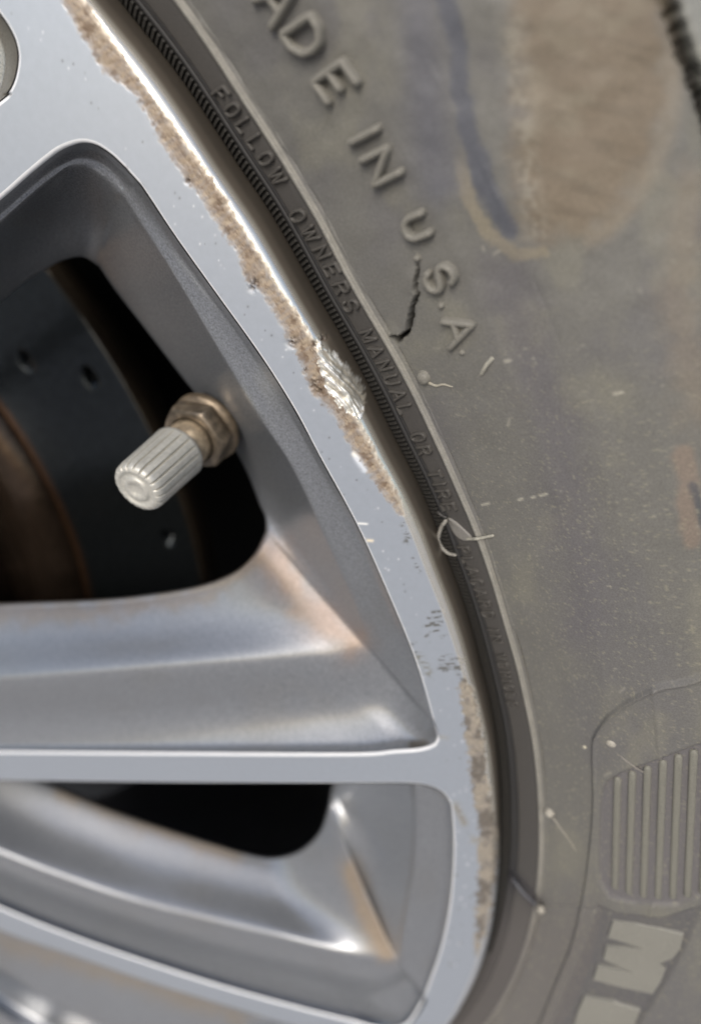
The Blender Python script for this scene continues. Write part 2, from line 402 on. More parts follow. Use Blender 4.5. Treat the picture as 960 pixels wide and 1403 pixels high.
GLY = {
 'A': [[(-.5,-.5),(0,.5),(.5,-.5)], [(-.3,-.14),(.3,-.14)]],
 'D': [[(-.42,-.5),(-.42,.5),(0,.5),(.34,.3),(.42,0),(.34,-.3),(0,-.5),(-.42,-.5)]],
 'E': [[(.4,.5),(-.4,.5),(-.4,-.5),(.4,-.5)], [(-.4,0),(.28,0)]],
 'I': [[(0,-.5),(0,.5)]],
 'N': [[(-.4,-.5),(-.4,.5),(.4,-.5),(.4,.5)]],
 'U': [[(-.4,.5),(-.4,.1),(-.38,-.22),(-.22,-.45),(0,-.5),(.22,-.45),(.38,-.22),(.4,.1),(.4,.5)]],
 'S': [[(.38,.3),(.2,.48),(-.15,.48),(-.38,.3),(-.3,.08),(.28,-.1),(.4,-.28),(.2,-.48),(-.18,-.48),(-.4,-.3)]],
 'F': [[(.4,.5),(-.4,.5),(-.4,-.5)], [(-.4,0),(.25,0)]],
 'O': [[(0,.5),(-.3,.4),(-.42,0),(-.3,-.4),(0,-.5),(.3,-.4),(.42,0),(.3,.4),(0,.5)]],
 'L': [[(-.4,.5),(-.4,-.5),(.4,-.5)]],
 'W': [[(-.55,.5),(-.28,-.5),(0,.4),(.28,-.5),(.55,.5)]],
 'R': [[(-.4,-.5),(-.4,.5),(.2,.5),(.4,.35),(.4,.12),(.2,0),(-.4,0)], [(.05,0),(.42,-.5)]],
 'M': [[(-.5,-.5),(-.5,.5),(0,-.3),(.5,.5),(.5,-.5)]],
 'T': [[(-.42,.5),(.42,.5)], [(0,.5),(0,-.5)]],
 'P': [[(-.4,-.5),(-.4,.5),(.2,.5),(.4,.35),(.4,.15),(.2,0),(-.4,0)]],
 'C': [[(.4,.3),(.2,.48),(-.1,.5),(-.38,.25),(-.42,0),(-.38,-.25),(-.1,-.5),(.2,-.48),(.4,-.3)]],
 'V': [[(-.42,.5),(0,-.5),(.42,.5)]],
 'H': [[(-.4,.5),(-.4,-.5)], [(.4,.5),(.4,-.5)], [(-.4,0),(.4,0)]],
}
CURVY = set('DUSORPC')
def letter(ch, c, up, right, wd, ht, colr, slant=0, parent=tyre):
    Vs, Fs, n = [], [], 0
    for st in GLY[ch]:
        p = np.array(st, float)
        if ch in 'SUOC': p = catmull(p, 40)
        else:
            seg = [np.linspace(p[i], p[i + 1], 8, endpoint=False) for i in range(len(p) - 1)]; p = np.vstack(seg + [p[-1:]])
            if ch in 'DRP':
                q = p.copy(); q[1:-1] = (p[:-2] + p[1:-1] + p[2:]) / 3; p = q
        a, b = p[:, 0] + slant * p[:, 1], p[:, 1]
        u = c[0] + a * right[0] + b * up[0]; v = c[1] + a * right[1] + b * up[1]
        P, N = tyre_at(u, v)
        X, F = sweep(P, N, wd, ht); Vs.append(X); Fs.append(F + n); n += len(X)
    X = np.vstack(Vs)
    # relief follows the local waviness of the rubber only roughly: keep it seated
    o = mesh('letter', X, np.vstack(Fs), M_RUBBER, parent, attrs={'col': one_col(len(X), colr)})
    return o
LC = srgb(112, 110, 103)
# big words, centre pixel, up vector (full height) and reading vector (full width)
for ch, c, up, rt in (('A', (386, 0), (44, -34), (24, 38)), ('D', (421, 50), (38, -26), (26, 42)), ('E', (463, 111), (39, -27), (25, 36)),
                      ('I', (502, 184), (36, -19), (14, 26)), ('N', (525, 226), (36, -18), (22, 42)),
                      ('U', (572, 309), (27, -11), (14, 34)), ('S', (605, 379), (33, -17), (16, 30)), ('A', (632, 449), (36, -14), (10, 36))):
    letter(ch, c, up, rt, .86, 1.0, LC)
def nub(u, v, r, hgt, colr, name='moulding_nub', rim=False):
    P, N = tyre_at(np.array([u]), np.array([v])); P, N = P[0], N[0]
    prof_ = [(r * 1.25, -.2), (r * 1.1, .1), (r, hgt * .4), (r * .86, hgt * .72), (r * .55, hgt * .93), (0.01, hgt)]
    X, F = lathe(prof_, 20); q = Vector(N).to_track_quat('Z', 'Y').to_matrix()
    X = X.reshape(-1, 3) @ np.array(q).T + P
    return mesh(name, X, F, M_RUBBER, tyre, attrs={'col': one_col(len(X), colr)})
for u, v in ((572, 353), (605, 418), (634, 482)): nub(u, v, .36, .5, LC, 'full_stop')
nub(581, 517, .85, .75, LC); nub(838, 1016, .75, .8, srgb(150, 146, 136)); nub(753, 1113, .75, .9, srgb(150, 146, 136)); nub(741, 1246, .7, .8, srgb(150, 146, 136))
nub(801, 1023, .3, .4, srgb(160, 156, 140))
def whisker(pts, wd, colr, lift=0.0, name='rubber_whisker', ht=None, taper=.5):
    p = catmull(pts, 30); P, N = tyre_at(p[:, 0], p[:, 1])
    t = np.linspace(0, 1, 30)
    P = P + N * (lift * np.sin(math.pi * t * .9 + .1))[:, None]
    W = wd * (1 - taper * t)
    if lift > 0:                                       # free-standing: a full round thread
        T = np.gradient(P, axis=0); T /= np.linalg.norm(T, axis=1, keepdims=True); B = np.cross(T, N); B /= np.linalg.norm(B, axis=1, keepdims=True)
        a = np.linspace(0, 2 * math.pi, 10, endpoint=False)
        W = W.copy(); W[0] *= .6; W[-1] *= .5
        X = P[:, None] + (B[:, None] * np.cos(a)[None, :, None] + np.cross(B, T)[:, None] * np.sin(a)[None, :, None]) * (W / 2)[:, None, None]
        X = X.reshape(-1, 3); F = [tuple(int(i) for i in f) for f in grid_faces(30, 10, True)] + [tuple(range(9, -1, -1)), tuple(range(290, 300))]
    else:
        X, F = sweep(P, N, W, (ht or wd * .6))
    return mesh(name, X, F, M_RUBBER, tyre, attrs={'col': one_col(len(X), colr)})
PALE = srgb(140, 138, 128)
whisker([(676, 489), (669, 497), (664, 505), (659, 513)], .55, PALE, .35, taper=.1)
whisker([(588, 524), (598, 528), (608, 526), (619, 529)], .42, srgb(140, 136, 124))
whisker([(639, 738), (651, 737), (663, 735), (677, 733)], .5, PALE, .3, taper=.1)
whisker([(840, 1020), (852, 1034), (868, 1046), (888, 1061)], .42, srgb(118, 114, 108), .5)
whisker([(757, 1120), (768, 1134), (780, 1150), (790, 1168)], .3, srgb(140, 136, 126), .2)
whisker([(703, 1204), (712, 1214), (724, 1227), (735, 1240)], .6, srgb(90, 92, 98), .5)
whisker([(612, 712), (606, 722), (604, 734), (608, 746), (616, 756), (626, 760)], .62, srgb(132, 130, 124), .6, taper=.15)
whisker([(600, 701), (606, 704), (613, 709)], .5, srgb(70, 69, 68), .3)
# thin flap of moulding flash folded over the text band
def patch(outline, lift, colr, name, n=1):
    p = np.array(outline, float); c = p.mean(0); rows = []
    for t in (1.0, .97, .8, .5, .2, .01):
        q = c + (p - c) * t; P, N = tyre_at(q[:, 0], q[:, 1]); rows.append(P + N * ((lift if t < 1 else -.1)))
    X = np.array(rows); F = grid_faces(len(rows), len(p), True)
    return mesh(name, X.reshape(-1, 3), F, M_RUBBER, tyre, attrs={'col': one_col(len(p) * len(rows), colr)})
patch(catmull([(613,708),(622,713),(634,723),(647,737),(638,741),(626,734),(618,722),(613,708)], 28), .25, srgb(112, 110, 106), 'rubber_flap')

# small print on the bead band
tb = catmull(tB, 500); 
def small_word(word, p0, p1, hpx):
    n = len(word)
    L_ = math.hypot(p1[0] - p0[0], p1[1] - p0[1])
    path = catmull([p0, ((p0[0] + p1[0]) / 2 + L_ * L_ * .00010, (p0[1] + p1[1]) / 2 - L_ * L_ * .00005), p1], 60)
    wts = np.array([.5 if ch == 'I' else 1.15 if ch in 'WM' else 1.0 for ch in word]); cum = (np.cumsum(wts) - wts / 2) / wts.sum()
    for ch, f in zip(word, cum):
        i = f * 59; c = np.array([np.interp(i, range(60), path[:, 0]), np.interp(i, range(60), path[:, 1])])
        j = int(min(max(i, 1), 57)); t = path[j + 2] - path[j - 1]; t /= np.linalg.norm(t)
        P, N = tyre_at(c[0], c[1]); r, th = pol(P); e = cyl(r + 1.0, th, P[1]); uu, vv = project(e[None]); up = np.array([uu[0] - c[0], vv[0] - c[1]]); up /= np.linalg.norm(up)
        wl = L_ / wts.sum() * .62
        letter(ch, c, up * hpx, t * wl, .46, .42, srgb(66, 64, 61), slant=.25)
for wd_, p0, p1, hp_ in (('FOLLOW', (296,117), (389,254), 19), ('OWNERS', (402,283), (488,430), 18), ('MANUAL', (499,448), (561,570), 17), ('OR', (570,589), (586,625), 16),
                         ('TIRE', (592,640), (619,703), 16), ('PLACARD', (633,745), (672,849), 14), ('IN', (675,858), (683,883), 13), ('VEHICLE', (685,893), (704,970), 12)):
    small_word(wd_, p0, p1, hp_)

# knurled ring beside the lip: teeth far under ten pixels, one joined part
Vk, Fk = [], []; nk = 0
for th in np.arange(-4, 48, .160):
    t0, t1 = th, th + .075
    for (ra, rb, ya, yb) in ((240.1, 241.7, 5.3, 4.05),):
        q = []
        for t in (t0, t1):
            for r_, y_ in ((240.15, 6.6), (240.2, 5.5), (240.5, 5.2), (241.45, 4.62), (241.7, 4.85), (241.75, 5.9)):
                q.append(cyl(nominal_to_real(np.array(r_), t), t, y_))
        q = np.array(q); Vk.append(q)
        Fk += [(nk + i, nk + i + 1, nk + i + 7, nk + i + 6) for i in range(5)] + [tuple(nk + i for i in range(5, -1, -1)), tuple(nk + 6 + i for i in range(6))]; nk += 12
Vk = np.vstack(Vk); ko = mesh('knurling', Vk, Fk, M_RUBBER, tyre, smooth=False, attrs={'col': one_col(len(Vk), srgb(46, 45, 43))}); ko['kind'] = 'stuff'

# ribs in the decorated panel
for i, (u0, v0, u1, v1) in enumerate(((846,1064,842,1215),(866,1056,861,1222),(887,1049,881,1226),(908,1041,901,1228),(929,1033,921,1228),(950,1027,941,1226),(971,1020,962,1222),(992,1012,983,1215))):
    q = np.linspace((u0 + 0., v0 + 3), (u1, v1), 14); P, N = tyre_at(q[:, 0], q[:, 1])
    X, F = sweep(P + N * .05, N, 1.15, .42, sink=.6); mesh('rib', X, F, M_RUBBER, tyre, attrs={'col': one_col(len(X), srgb(108, 107, 99))})
# large block letters, bevelled slabs standing in the sunken panel
def slab(outline, name, lift=.55, colr=srgb(118, 117, 110)):
    from mathutils import Vector as Vc
    p = np.array(outline, float)
    tri = geometry.delaunay_2d_cdt([Vc((a, b)) for a, b in p], [], [list(range(len(p)))], 1, 1e-4)
    vs = np.array([tuple(v) for v in tri[0]]); top = [tuple(f) for f in tri[2]]
    n = len(p); P, N = tyre_at(p[:, 0], p[:, 1])
    area = .5 * np.sum(p[:, 0] * np.roll(p[:, 1], -1) - np.roll(p[:, 0], -1) * p[:, 1])
    t = np.roll(p, -1, 0) - np.roll(p, 1, 0); nn = np.stack([t[:, 1], -t[:, 0]], 1) * (1 if area > 0 else -1); nn /= np.linalg.norm(nn, axis=1, keepdims=True)
    po = p + nn * 2.2; Po, No = tyre_at(po[:, 0], po[:, 1]); pm = p + nn * .8; Pm, Nm = tyre_at(pm[:, 0], pm[:, 1])
    V0 = np.vstack([Po - No * .75, Pm + Nm * (lift * .55 - .1), P + N * (lift - .1)])
    F = [(r * n + i, r * n + (i + 1) % n, (r + 1) * n + (i + 1) % n, (r + 1) * n + i) for r in range(2) for i in range(n)]
    Pt, Nt = tyre_at(vs[:, 0], vs[:, 1]); V1 = Pt + Nt * (lift - .1)
    F += [tuple(3 * n + k for k in f) for f in top]
    return mesh(name, np.vstack([V0, V1]), F, M_RUBBER, tyre, smooth=False, attrs={'col': one_col(3 * n + len(vs), colr)})
slab([(840,1260),(870,1264),(905,1271),(935,1279),(931,1297),(921,1310),(903,1317),(911,1325),(904,1343),(893,1359),(850,1350),(813,1340),(819,1322),(845,1327),(868,1331),(846,1321),(827,1312),(831,1295),(856,1296),(880,1297),(856,1289),(833,1282)], 'letter')
slab([(801,1364),(840,1372),(876,1383),(868,1402),(858,1420),(820,1414),(786,1404),(792,1384)], 'letter')

# ------------------------------------------------------------------ the alloy rim: lip and machined face ring
th_b = np.r_[np.arange(-9, 49, .045), np.arange(49, 351, 1.5)]
nT = len(th_b)
tt = np.r_[np.linspace(0, .60, 42), np.linspace(.60, 1.0, 60)[1:]]
TB_, T_ = np.meshgrid(th_b, tt)
ra, rc = RA(TB_), RC(TB_) + .35
x = rc + (ra - rc) * T_
ang = np.radians(np.interp(tt, [0, .74, .80, .86, .93, 1.0], [0, 0, 7, 32, 58, 78]))   # slope of the rolled edge
_y = np.r_[0, np.cumsum(np.diff(tt) * .5 * (np.tan(ang[1:]) + np.tan(ang[:-1])))]; _y *= 9.1
yb = np.repeat(_y[:, None], nT, 1)
# uneven lip: soft rolled bead just inside the rounding
Pb = cyl(x, TB_, yb)
# the steep outer side of the lip goes on down to the bead seat
side_rows = [(0.03, 3.3), (0.03, 4.2), (0.03, 5.0), (0.0, 6.4), (-.3, 8.0), (-2.5, 10.5), (-9, 13), (-14, 22)]
Pb = np.concatenate([Pb] + [cyl(RA(th_b) + a, th_b, b)[None] for a, b in side_rows], 0)
Tn = np.concatenate([T_] + [np.full((1, nT), 1.05 + .05 * i) for i in range(len(side_rows))], 0)
U, V = project(Pb); vis = (U > -60) & (U < 1020) & (V > -60) & (V < 1460)
SC1 = [(60,-40),(83,0),(97,27),(113,53),(133,83),(143,100),(163,113),(187,133),(203,160),(220,197),(240,227),(257,253),(277,273),(300,313),(320,340),(337,383),(360,403),(383,440),(397,473),(413,497),(423,533),(447,557),(467,587),(483,620),(513,663),(533,687),(546,708),(553,706),(548,685),(538,660),(520,628),(500,590),(470,540),(440,480),(405,425),(380,388),(357,348),(332,307),(310,270),(283,232),(260,197),(230,158),(187,98),(150,45),(120,0),(95,-40)]
SC2 = [(630,930),(636,928),(646,945),(655,975),(662,1005),(667,1040),(671,1080),(676,1110),(680,1130),(682,1165),(680,1205),(672,1250),(664,1285),(654,1310),(650,1300),(652,1270),(652,1225),(655,1190),(657,1150),(650,1105),(645,1075),(642,1040),(636,1000),(631,960)]
GOUGE = [(434,470),(441,478),(455,480),(470,495),(487,515),(499,532),(501,556),(491,574),(478,566),(462,553),(447,530),(440,505),(436,485)]
HL = catmull([(90,-35),(112,3),(148,46),(187,97),(230,159),(260,196),(290,237),(317,277),(357,347),(380,387),(403,420),(430,458)], 60)
HL2 = catmull([(500,580),(517,618),(545,680),(575,742),(600,790),(615,835),(632,895)], 40)
nz = (fbm(U / 5, V / 5, 4) - .5); nz2 = (fbm(U / 16 + 8, V / 16, 3) - .5)
def onv(fn):
    o = np.full(U.shape, -999.); o[vis] = fn(U[vis], V[vis]); return o
d1 = onv(lambda u, v: sdf(u, v, SC1)) + nz * 9 + nz2 * 5
d2 = onv(lambda u, v: sdf(u, v, SC2)) + nz * 10 + nz2 * 9
dg = onv(lambda u, v: sdf(u, v, GOUGE)) + nz * 9 + nz2 * 6
grain_n = fbm(U / 2.6 + 5, V / 2.6, 3)
along = (U * .62 + V * .78); across = (U * .78 - V * .62)
streak_l = fbm(along / 3.2, across / 26, 3)            # fine drag marks square to the edge
m1 = sstep(-2.5, 3.5, d1 + (grain_n - .5) * 5) * (.62 + .38 * sstep(2, 11, d1)) * (.78 + .22 * sstep(.35, .55, streak_l))
m2, mg = sstep(-2.5, 4, d2 + (grain_n - .5) * 9), sstep(-1.0, 1.0, dg + (grain_n - .5) * 7)
mg *= vis; m1 = m1 * vis * (1 - mg); m2 = m2 * vis
rough_h = fbm(U / 3.0, V / 3.0, 4) - .5; r2 = fbm(U / 8 + 3, V / 8, 3) - .5
ridged = np.abs(fbm(U / 5 + 11, V / 5, 3) - .5)
hh = -.04 * m1 + m1 * ((streak_l - .5) * .08 + rough_h * .06 + r2 * .20 - np.clip(.05 - ridged, 0, 1) * 2.6)
hh += -.06 * m2 + m2 * (rough_h * .35 + r2 * .35)
# gouged bare metal: torn striations that run along the lip, raised ragged rim
stri = fbm(across / 3.2 + 1.5 * np.sin(along / 20), along / 34, 3) - .5
hh += mg * (-.20 + stri * .42 + rough_h * .05 + r2 * .35) + np.exp(-(dg / 2.0) ** 2) * .14 * vis * (.5 + nz * 2)
# dirt chunks at the sides of the gouge
for a, b, r_ in ((258,247,4),(347,392,6),(350,385,4),(400,468,7),(432,526,8),(438,535,5),(443,462,5),(432,470,4)):
    g = np.exp(-(((U - a) ** 2 + (V - b) ** 2) / r_ ** 2)) * (fbm(U / 2.4, V / 2.4, 2) > .45)
    hh -= g * .35
NB = grid_normals(Pb)
if NB[5, 50, 1] > 0: NB = -NB
fade = (Tn < 1.04)
Pd = Pb + NB * (hh * fade)[..., None]
col = np.ones(U.shape + (3,)) * srgb(168, 175, 184); rg = np.full(U.shape, .38); mt_ = np.full(U.shape, .55)
def tint(mask, c, r=None, me=None, a=1.0):
    global col, rg, mt_
    k = np.clip(mask * a, 0, 1); col = col * (1 - k[..., None]) + np.asarray(c) * k[..., None]
    if r is not None: rg = rg * (1 - k) + r * k
    if me is not None: mt_ = mt_ * (1 - k) + me * k
tint(sstep(.77, .82, Tn), srgb(236, 232, 220), .22, .9)                        # the rolled lip, polished bare
tint(sstep(.90, .97, Tn), srgb(92, 82, 70), .42, .5, .92)                    # tyre's brown reflection painted down its side, with some dirt
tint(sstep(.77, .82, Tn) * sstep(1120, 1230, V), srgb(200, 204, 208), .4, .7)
tint(m1, srgb(142, 127, 109), .8, .2)
tint(m1 * sstep(.5, .7, streak_l), srgb(172, 160, 142), .7, .3, .4)
tint(m1 * sstep(.48, .3, streak_l), srgb(116, 102, 86), a=.5)
tint(m1 * sstep(-.02, .12, r2), srgb(136, 120, 102), a=.4)
tint(m1 * sstep(.08, .2, -r2), srgb(160, 146, 126), a=.5)
tint(m1 * np.clip(.05 - ridged, 0, 1) * 22, srgb(84, 66, 50), a=.5)
tint(m1 * sstep(.56, .68, fbm(U / 13 + 31, V / 13, 4)), srgb(98, 80, 64), a=.75)
tint(m2, srgb(116, 108, 97), .75, .2, .9)
tint(m2 * sstep(.0, .12, nz2), srgb(150, 142, 128), a=.6)
tint(m2 * sstep(.0, .12, -nz2 + .02), srgb(88, 82, 74), a=.7)
tint(mg, srgb(222, 219, 208), .36, .8)
tint(mg * sstep(.0, .2, stri), srgb(240, 239, 234), .4, .7, .8)
tint(mg * sstep(.03, .12, -stri), srgb(150, 143, 128), .6, .4, .8)
for a, b, r_ in ((258,247,4),(347,392,7),(350,385,4),(400,468,7),(432,526,8),(438,535,5),(443,462,6),(430,472,5),(418,505,4)):
    tint(np.exp(-(((U - a) ** 2 + (V - b) ** 2) / r_ ** 2)) * (fbm(U / 2.4, V / 2.4, 2) > .45), srgb(64, 50, 38), .8, .1)
# fine dark scratch marks and grime on the face
def mark(pts, wpx, c, a=.85, thr=.42, sc=2.2):
    q, _ = pdist(U, V, pts); k = np.exp(-(q / wpx) ** 2) * sstep(thr, thr + .16, fbm(U / (sc * 3.2), V / (sc * .8), 3)) * vis
    tint(k, c, .6, .3, a)
DK = srgb(70, 66, 54)
for y0, x0, x1 in ((838,592,607),(846,586,604),(853,590,606),(857,580,604),(865,590,600),(871,583,586),(903,602,640),(910,603,634),(915,600,632),(918,607,636),(899,605,618),(872,604,612)):
    mark([(x0, y0 + 1), (x1, y0 - 1)], 1.7, DK, 1.0, .36)
mark([(565,884),(569,895)], 3.5, DK); mark([(574,900),(582,910),(587,922)], 5, srgb(112, 110, 96), .9, .38); mark([(552,718),(560,738),(556,742)], 4, DK, .8, .5); mark([(566,765),(574,782)], 3, DK, .7, .5)
mark([(628,925),(634,936)], 3, DK, .6); mark([(624,1104),(632,1120),(636,1128)], 5, srgb(130, 126, 116), .9, .3, 5); mark([(604,1010),(612,1012)], 3, srgb(150, 148, 140), .6, .3); mark([(598,1045),(606,1046)], 3, srgb(150, 148, 140), .7, .3)
mark([(646,1150),(654,1154)], 5, srgb(140, 136, 126), .8, .3, 5); mark([(463,672),(470,676)], 2.5, DK, .7, .5); mark([(473,692),(476,698)], 2, DK, .7, .5)
mark([(490,717),(503,718)], 1.3, srgb(240, 240, 236), 1, .2); mark([(498,740),(510,741)], 2.0, srgb(226, 214, 190), 1, .2); mark([(484,622),(490,628)], 3, srgb(235, 232, 225), 1, .2)
mark([(488,628),(499,644)], 4, srgb(214, 220, 228), .8, .2)
for k in range(120):
    i = random.randrange(2, 32); j = random.randrange(100, 1250)
    a, b = U[i, j], V[i, j]
    q = ((U - a) ** 2 + (V - b) ** 2); near = q < 60
    kk = np.exp(-q[near] / random.uniform(.8, 3)) * random.uniform(.2, .8)
    c = srgb(236, 238, 240) if random.random() < .6 else srgb(90, 88, 84)
    col[near] = col[near] * (1 - kk[:, None]) + c * kk[:, None]
rim = empty('alloy_rim'); rim.parent = wheel
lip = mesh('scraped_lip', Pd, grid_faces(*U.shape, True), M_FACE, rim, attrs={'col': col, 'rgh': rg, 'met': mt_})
lip['label'] = 'outer ring of the rim, kerb-scraped and gouged'

# ------------------------------------------------------------------ window outlines and machined faces
def Cpix(t0, t1, n=80):
    th = np.linspace(t0, t1, n); P = cyl(RC(th), th, 0); u, v = project(P); return [(a, b) for a, b in zip(u, v)]
def theta_of(u, v): return float(pol(unproj(np.array(u), np.array(v), 0))[1])
tK1, tK1b = theta_of(193, 253), theta_of(594, 990)
tK2, tK2b = theta_of(617, 1104), theta_of(580, 1365)
W1top = [(-330, 560), (-200, 437), (-100, 354), (0, 272), (40, 237), (75, 209), (95, 199), (113, 195), (132, 199), (152, 212), (170, 229)]
W1C = Cpix(tK1, tK1b)
W1bot = [(598, 1008), (597, 1018), (588, 1024), (570, 1028), (540, 1030), (480, 1034), (240, 1033), (0, 1031), (-150, 1030), (-330, 1030)]
W2top = [(-330, 1066), (-150, 1068), (0, 1070), (240, 1073), (480, 1074), (545, 1074), (580, 1076), (602, 1084), (612, 1094)]
W2C = Cpix(tK2, tK2b)
W2bot = [(562, 1398), (545, 1409), (520, 1410), (480, 1400), (400, 1380), (300, 1352), (200, 1320), (100, 1285), (0, 1245), (-150, 1175), (-330, 1080)]
W3top = [(-330, 1110), (-150, 1205), (0, 1275), (100, 1310), (200, 1345), (280, 1370), (340, 1388), (420, 1412), (500, 1440), (520, 1455)]
W0 = [(-330, 390), (-150, 252), (0, 137), (9, 127), (17, 113), (22, 95), (24, 75), (20, 55), (12, 38), (0, 20), (-60, -60), (-160, -190)]
def offs(px, d, y=0.0):
    """offset a pixel outline in the wheel plane by d mm (left of travel positive)"""
    p = np.array(px, float); P = unproj(p[:, 0], p[:, 1], 0.0)[:, [0, 2]]
    t = np.gradient(P, axis=0); t /= np.linalg.norm(t, axis=1, keepdims=True)
    n = np.stack([-t[:, 1], t[:, 0]], 1); Q = P + n * d
    return np.stack([Q[:, 0], np.full(len(Q), y), Q[:, 1]], 1)
RND = .42                                             # width of the rounded edge round each window
def face_poly(name, loops, label=None, ths=None):
    V2 = np.vstack([l[:, [0, 2]] for l in loops]); n = len(V2)
    tri = geometry.delaunay_2d_cdt([Vector(p) for p in V2], [], [list(range(n))], 1, 1e-3)
    vs = np.array([tuple(v) for v in tri[0]]); P = np.stack([vs[:, 0], 0 * vs[:, 0], vs[:, 1]], 1)
    c = np.ones((len(P), 3)) * srgb(168, 175, 184)
    return P, [tuple(f) for f in tri[2]], c
def pxline(pts, n): return [tuple(q) for q in catmull(pts, n)]
w1_all = pxline(W1top, 120) + W1C + pxline([W1C[-1]] + W1bot, 120)[1:]
w2_all = pxline(W2top, 120) + W2C + pxline([W2C[-1]] + W2bot, 120)[1:]
w3_all = pxline(W3top, 120); w0_all = pxline(W0, 120)
# sign of the offset that goes away from each window
def away(px, poly):
    a = offs(px, .5); u, v = project(a); i = len(px) // 2
    return -1 if inside(u[i:i + 1], v[i:i + 1], poly)[0] else 1
s1, s2 = away(w1_all, w1_all), away(w2_all, w2_all)
w3_closed = w3_all + [(520, 1700), (-330, 1700)]; s3 = away(w3_all, w3_closed)
w0_closed = w0_all + [(-400, -190), (-400, 390)]; s0 = away(w0_all, w0_closed)
o1, o2, o3, o0 = offs(w1_all, s1 * RND), offs(w2_all, s2 * RND), offs(w3_all, s3 * RND), offs(w0_all, s0 * RND)
arc = lambda a, b, n: cyl(RC(np.linspace(a, b, n)) + .35, np.linspace(a, b, n), 0.0)
i1 = 120 + 4                                            # first C sample of window 1
def spoke_parts(): pass
def facemesh(loops, parent):
    P, F, c = face_poly('machined_face', loops)
    # small pale nicks and grime on the broad faces
    return mesh('machined_face', P, F, M_FACE, parent, smooth=False, attrs={'col': c, 'rgh': np.full(len(P), .38), 'met': np.full(len(P), .55)})
tTop = theta_of(-160, -190)
spA = empty('spoke'); spA.parent = wheel; spA['label'] = 'wide machined spoke above the valve window'
spB = empty('spoke'); spB.parent = wheel; spB['label'] = 'spoke below the valve window'
spC = empty('spoke'); spC.parent = wheel; spC['label'] = 'blurred spoke near the bottom edge'
spD = empty('spoke'); spD.parent = wheel; spD['label'] = 'spoke in the bottom left corner'
facemesh([o1[:122], arc(tK1 - .0, 62, 60)[1:], o0[::-1]], spA)
facemesh([o1[198:], o2[:121], arc(tK2, tK1b, 50)[1:-1]], spB)
facemesh([o2[198:], o3, arc(theta_of(520, 1455), tK2b, 40)[1:-1]], spC)
# rounded bright edge: from the flat face over into the window
def edge_strip(px, sgn, parent, y1=.42):
    rows = []
    for k in range(6):
        a = k / 5 * math.pi / 2
        rows.append(offs(px, sgn * RND * (1 - math.sin(a)), y1 * (1 - math.cos(a))))
    X = np.array(rows); n = X.shape[0] * X.shape[1]
    F = grid_faces(X.shape[0], X.shape[1])
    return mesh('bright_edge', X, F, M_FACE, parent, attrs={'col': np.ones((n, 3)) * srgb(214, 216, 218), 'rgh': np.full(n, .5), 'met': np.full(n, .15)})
edge_strip(w1_all[:121], s1, spA); edge_strip(w1_all[119:201], s1, rim); edge_strip(w1_all[198:], s1, spB)
edge_strip(w2_all[:121], s2, spB); edge_strip(w2_all[119:201], s2, rim); edge_strip(w2_all[198:], s2, spC)
edge_strip(w3_all, s3, spC); edge_strip(w0_all, s0, spA)

# ------------------------------------------------------------------ painted pockets: contours given as (u, v, depth), lofted
PAINT = srgb(136, 139, 143)
def loft(rows, splits, nseg, names, paint_fn, sub=7):
    """rows: list of contours, each a list of segments (point lists u,v,y); nseg samples per segment"""
    Cn = []
    for r in rows:
        segs = []
        for k, sg in enumerate(r):
            q = catmull(sg, nseg[k] + 1); segs.append(q if k == len(r) - 1 else q[:-1])
        Cn.append(np.vstack(segs))
    Cn = np.array(Cn)                                      # rows x cols x 3
    n = len(Cn); q = np.concatenate([2 * Cn[:1] - Cn[1:2], Cn, 2 * Cn[-1:] - Cn[-2:-1]], 0)
    out = []
    for i in range(1, n):
        for t in np.linspace(0, 1, sub, endpoint=False):
            a, b, c, d = q[i - 1], q[i], q[i + 1], q[i + 2]
            # monotone-ish: shorter tangents than plain Catmull
            m1_, m2_ = (c - a) * .5, (d - b) * .5
            lim = np.linalg.norm((c - b)[..., :2], axis=-1, keepdims=True)
            for mm in (m1_, m2_):
                ln = np.linalg.norm(mm[..., :2], axis=-1, keepdims=True); mm *= np.minimum(1, 1.2 * lim / (ln + 1e-6))
            h00, h10, h01, h11 = 2*t**3-3*t*t+1, t**3-2*t*t+t, -2*t**3+3*t*t, t**3-t*t
            out.append(h00 * b + h10 * m1_ + h01 * c + h11 * m2_)
    out.append(Cn[-1]); G_ = np.array(out)
    P = unproj(G_[..., 0], G_[..., 1], G_[..., 2]); N = grid_normals(P)
    # face towards the viewer
    f = np.sum(N * (CAM - P), -1); sgn = np.sign(np.median(f)); N = N * sgn
    edges = np.r_[0, np.cumsum(nseg)]; edges[-1] = P.shape[1] - 1
    objs = []
    for k, (nm, par) in enumerate(names):
        a, b = edges[splits[k][0]], edges[splits[k][1]]
        X = P[:, a:b + 1]; NN = N[:, a:b + 1]; gu, gv = G_[:, a:b + 1, 0], G_[:, a:b + 1, 1]
        F = grid_faces(X.shape[0], X.shape[1])
        if sgn > 0: F = F[:, ::-1]
        objs.append(mesh(nm, X, F, M_PAINT, par, attrs={'col': paint_fn(gu, gv)}, normals=NN.reshape(-1, 3)))
    return objs, G_, P
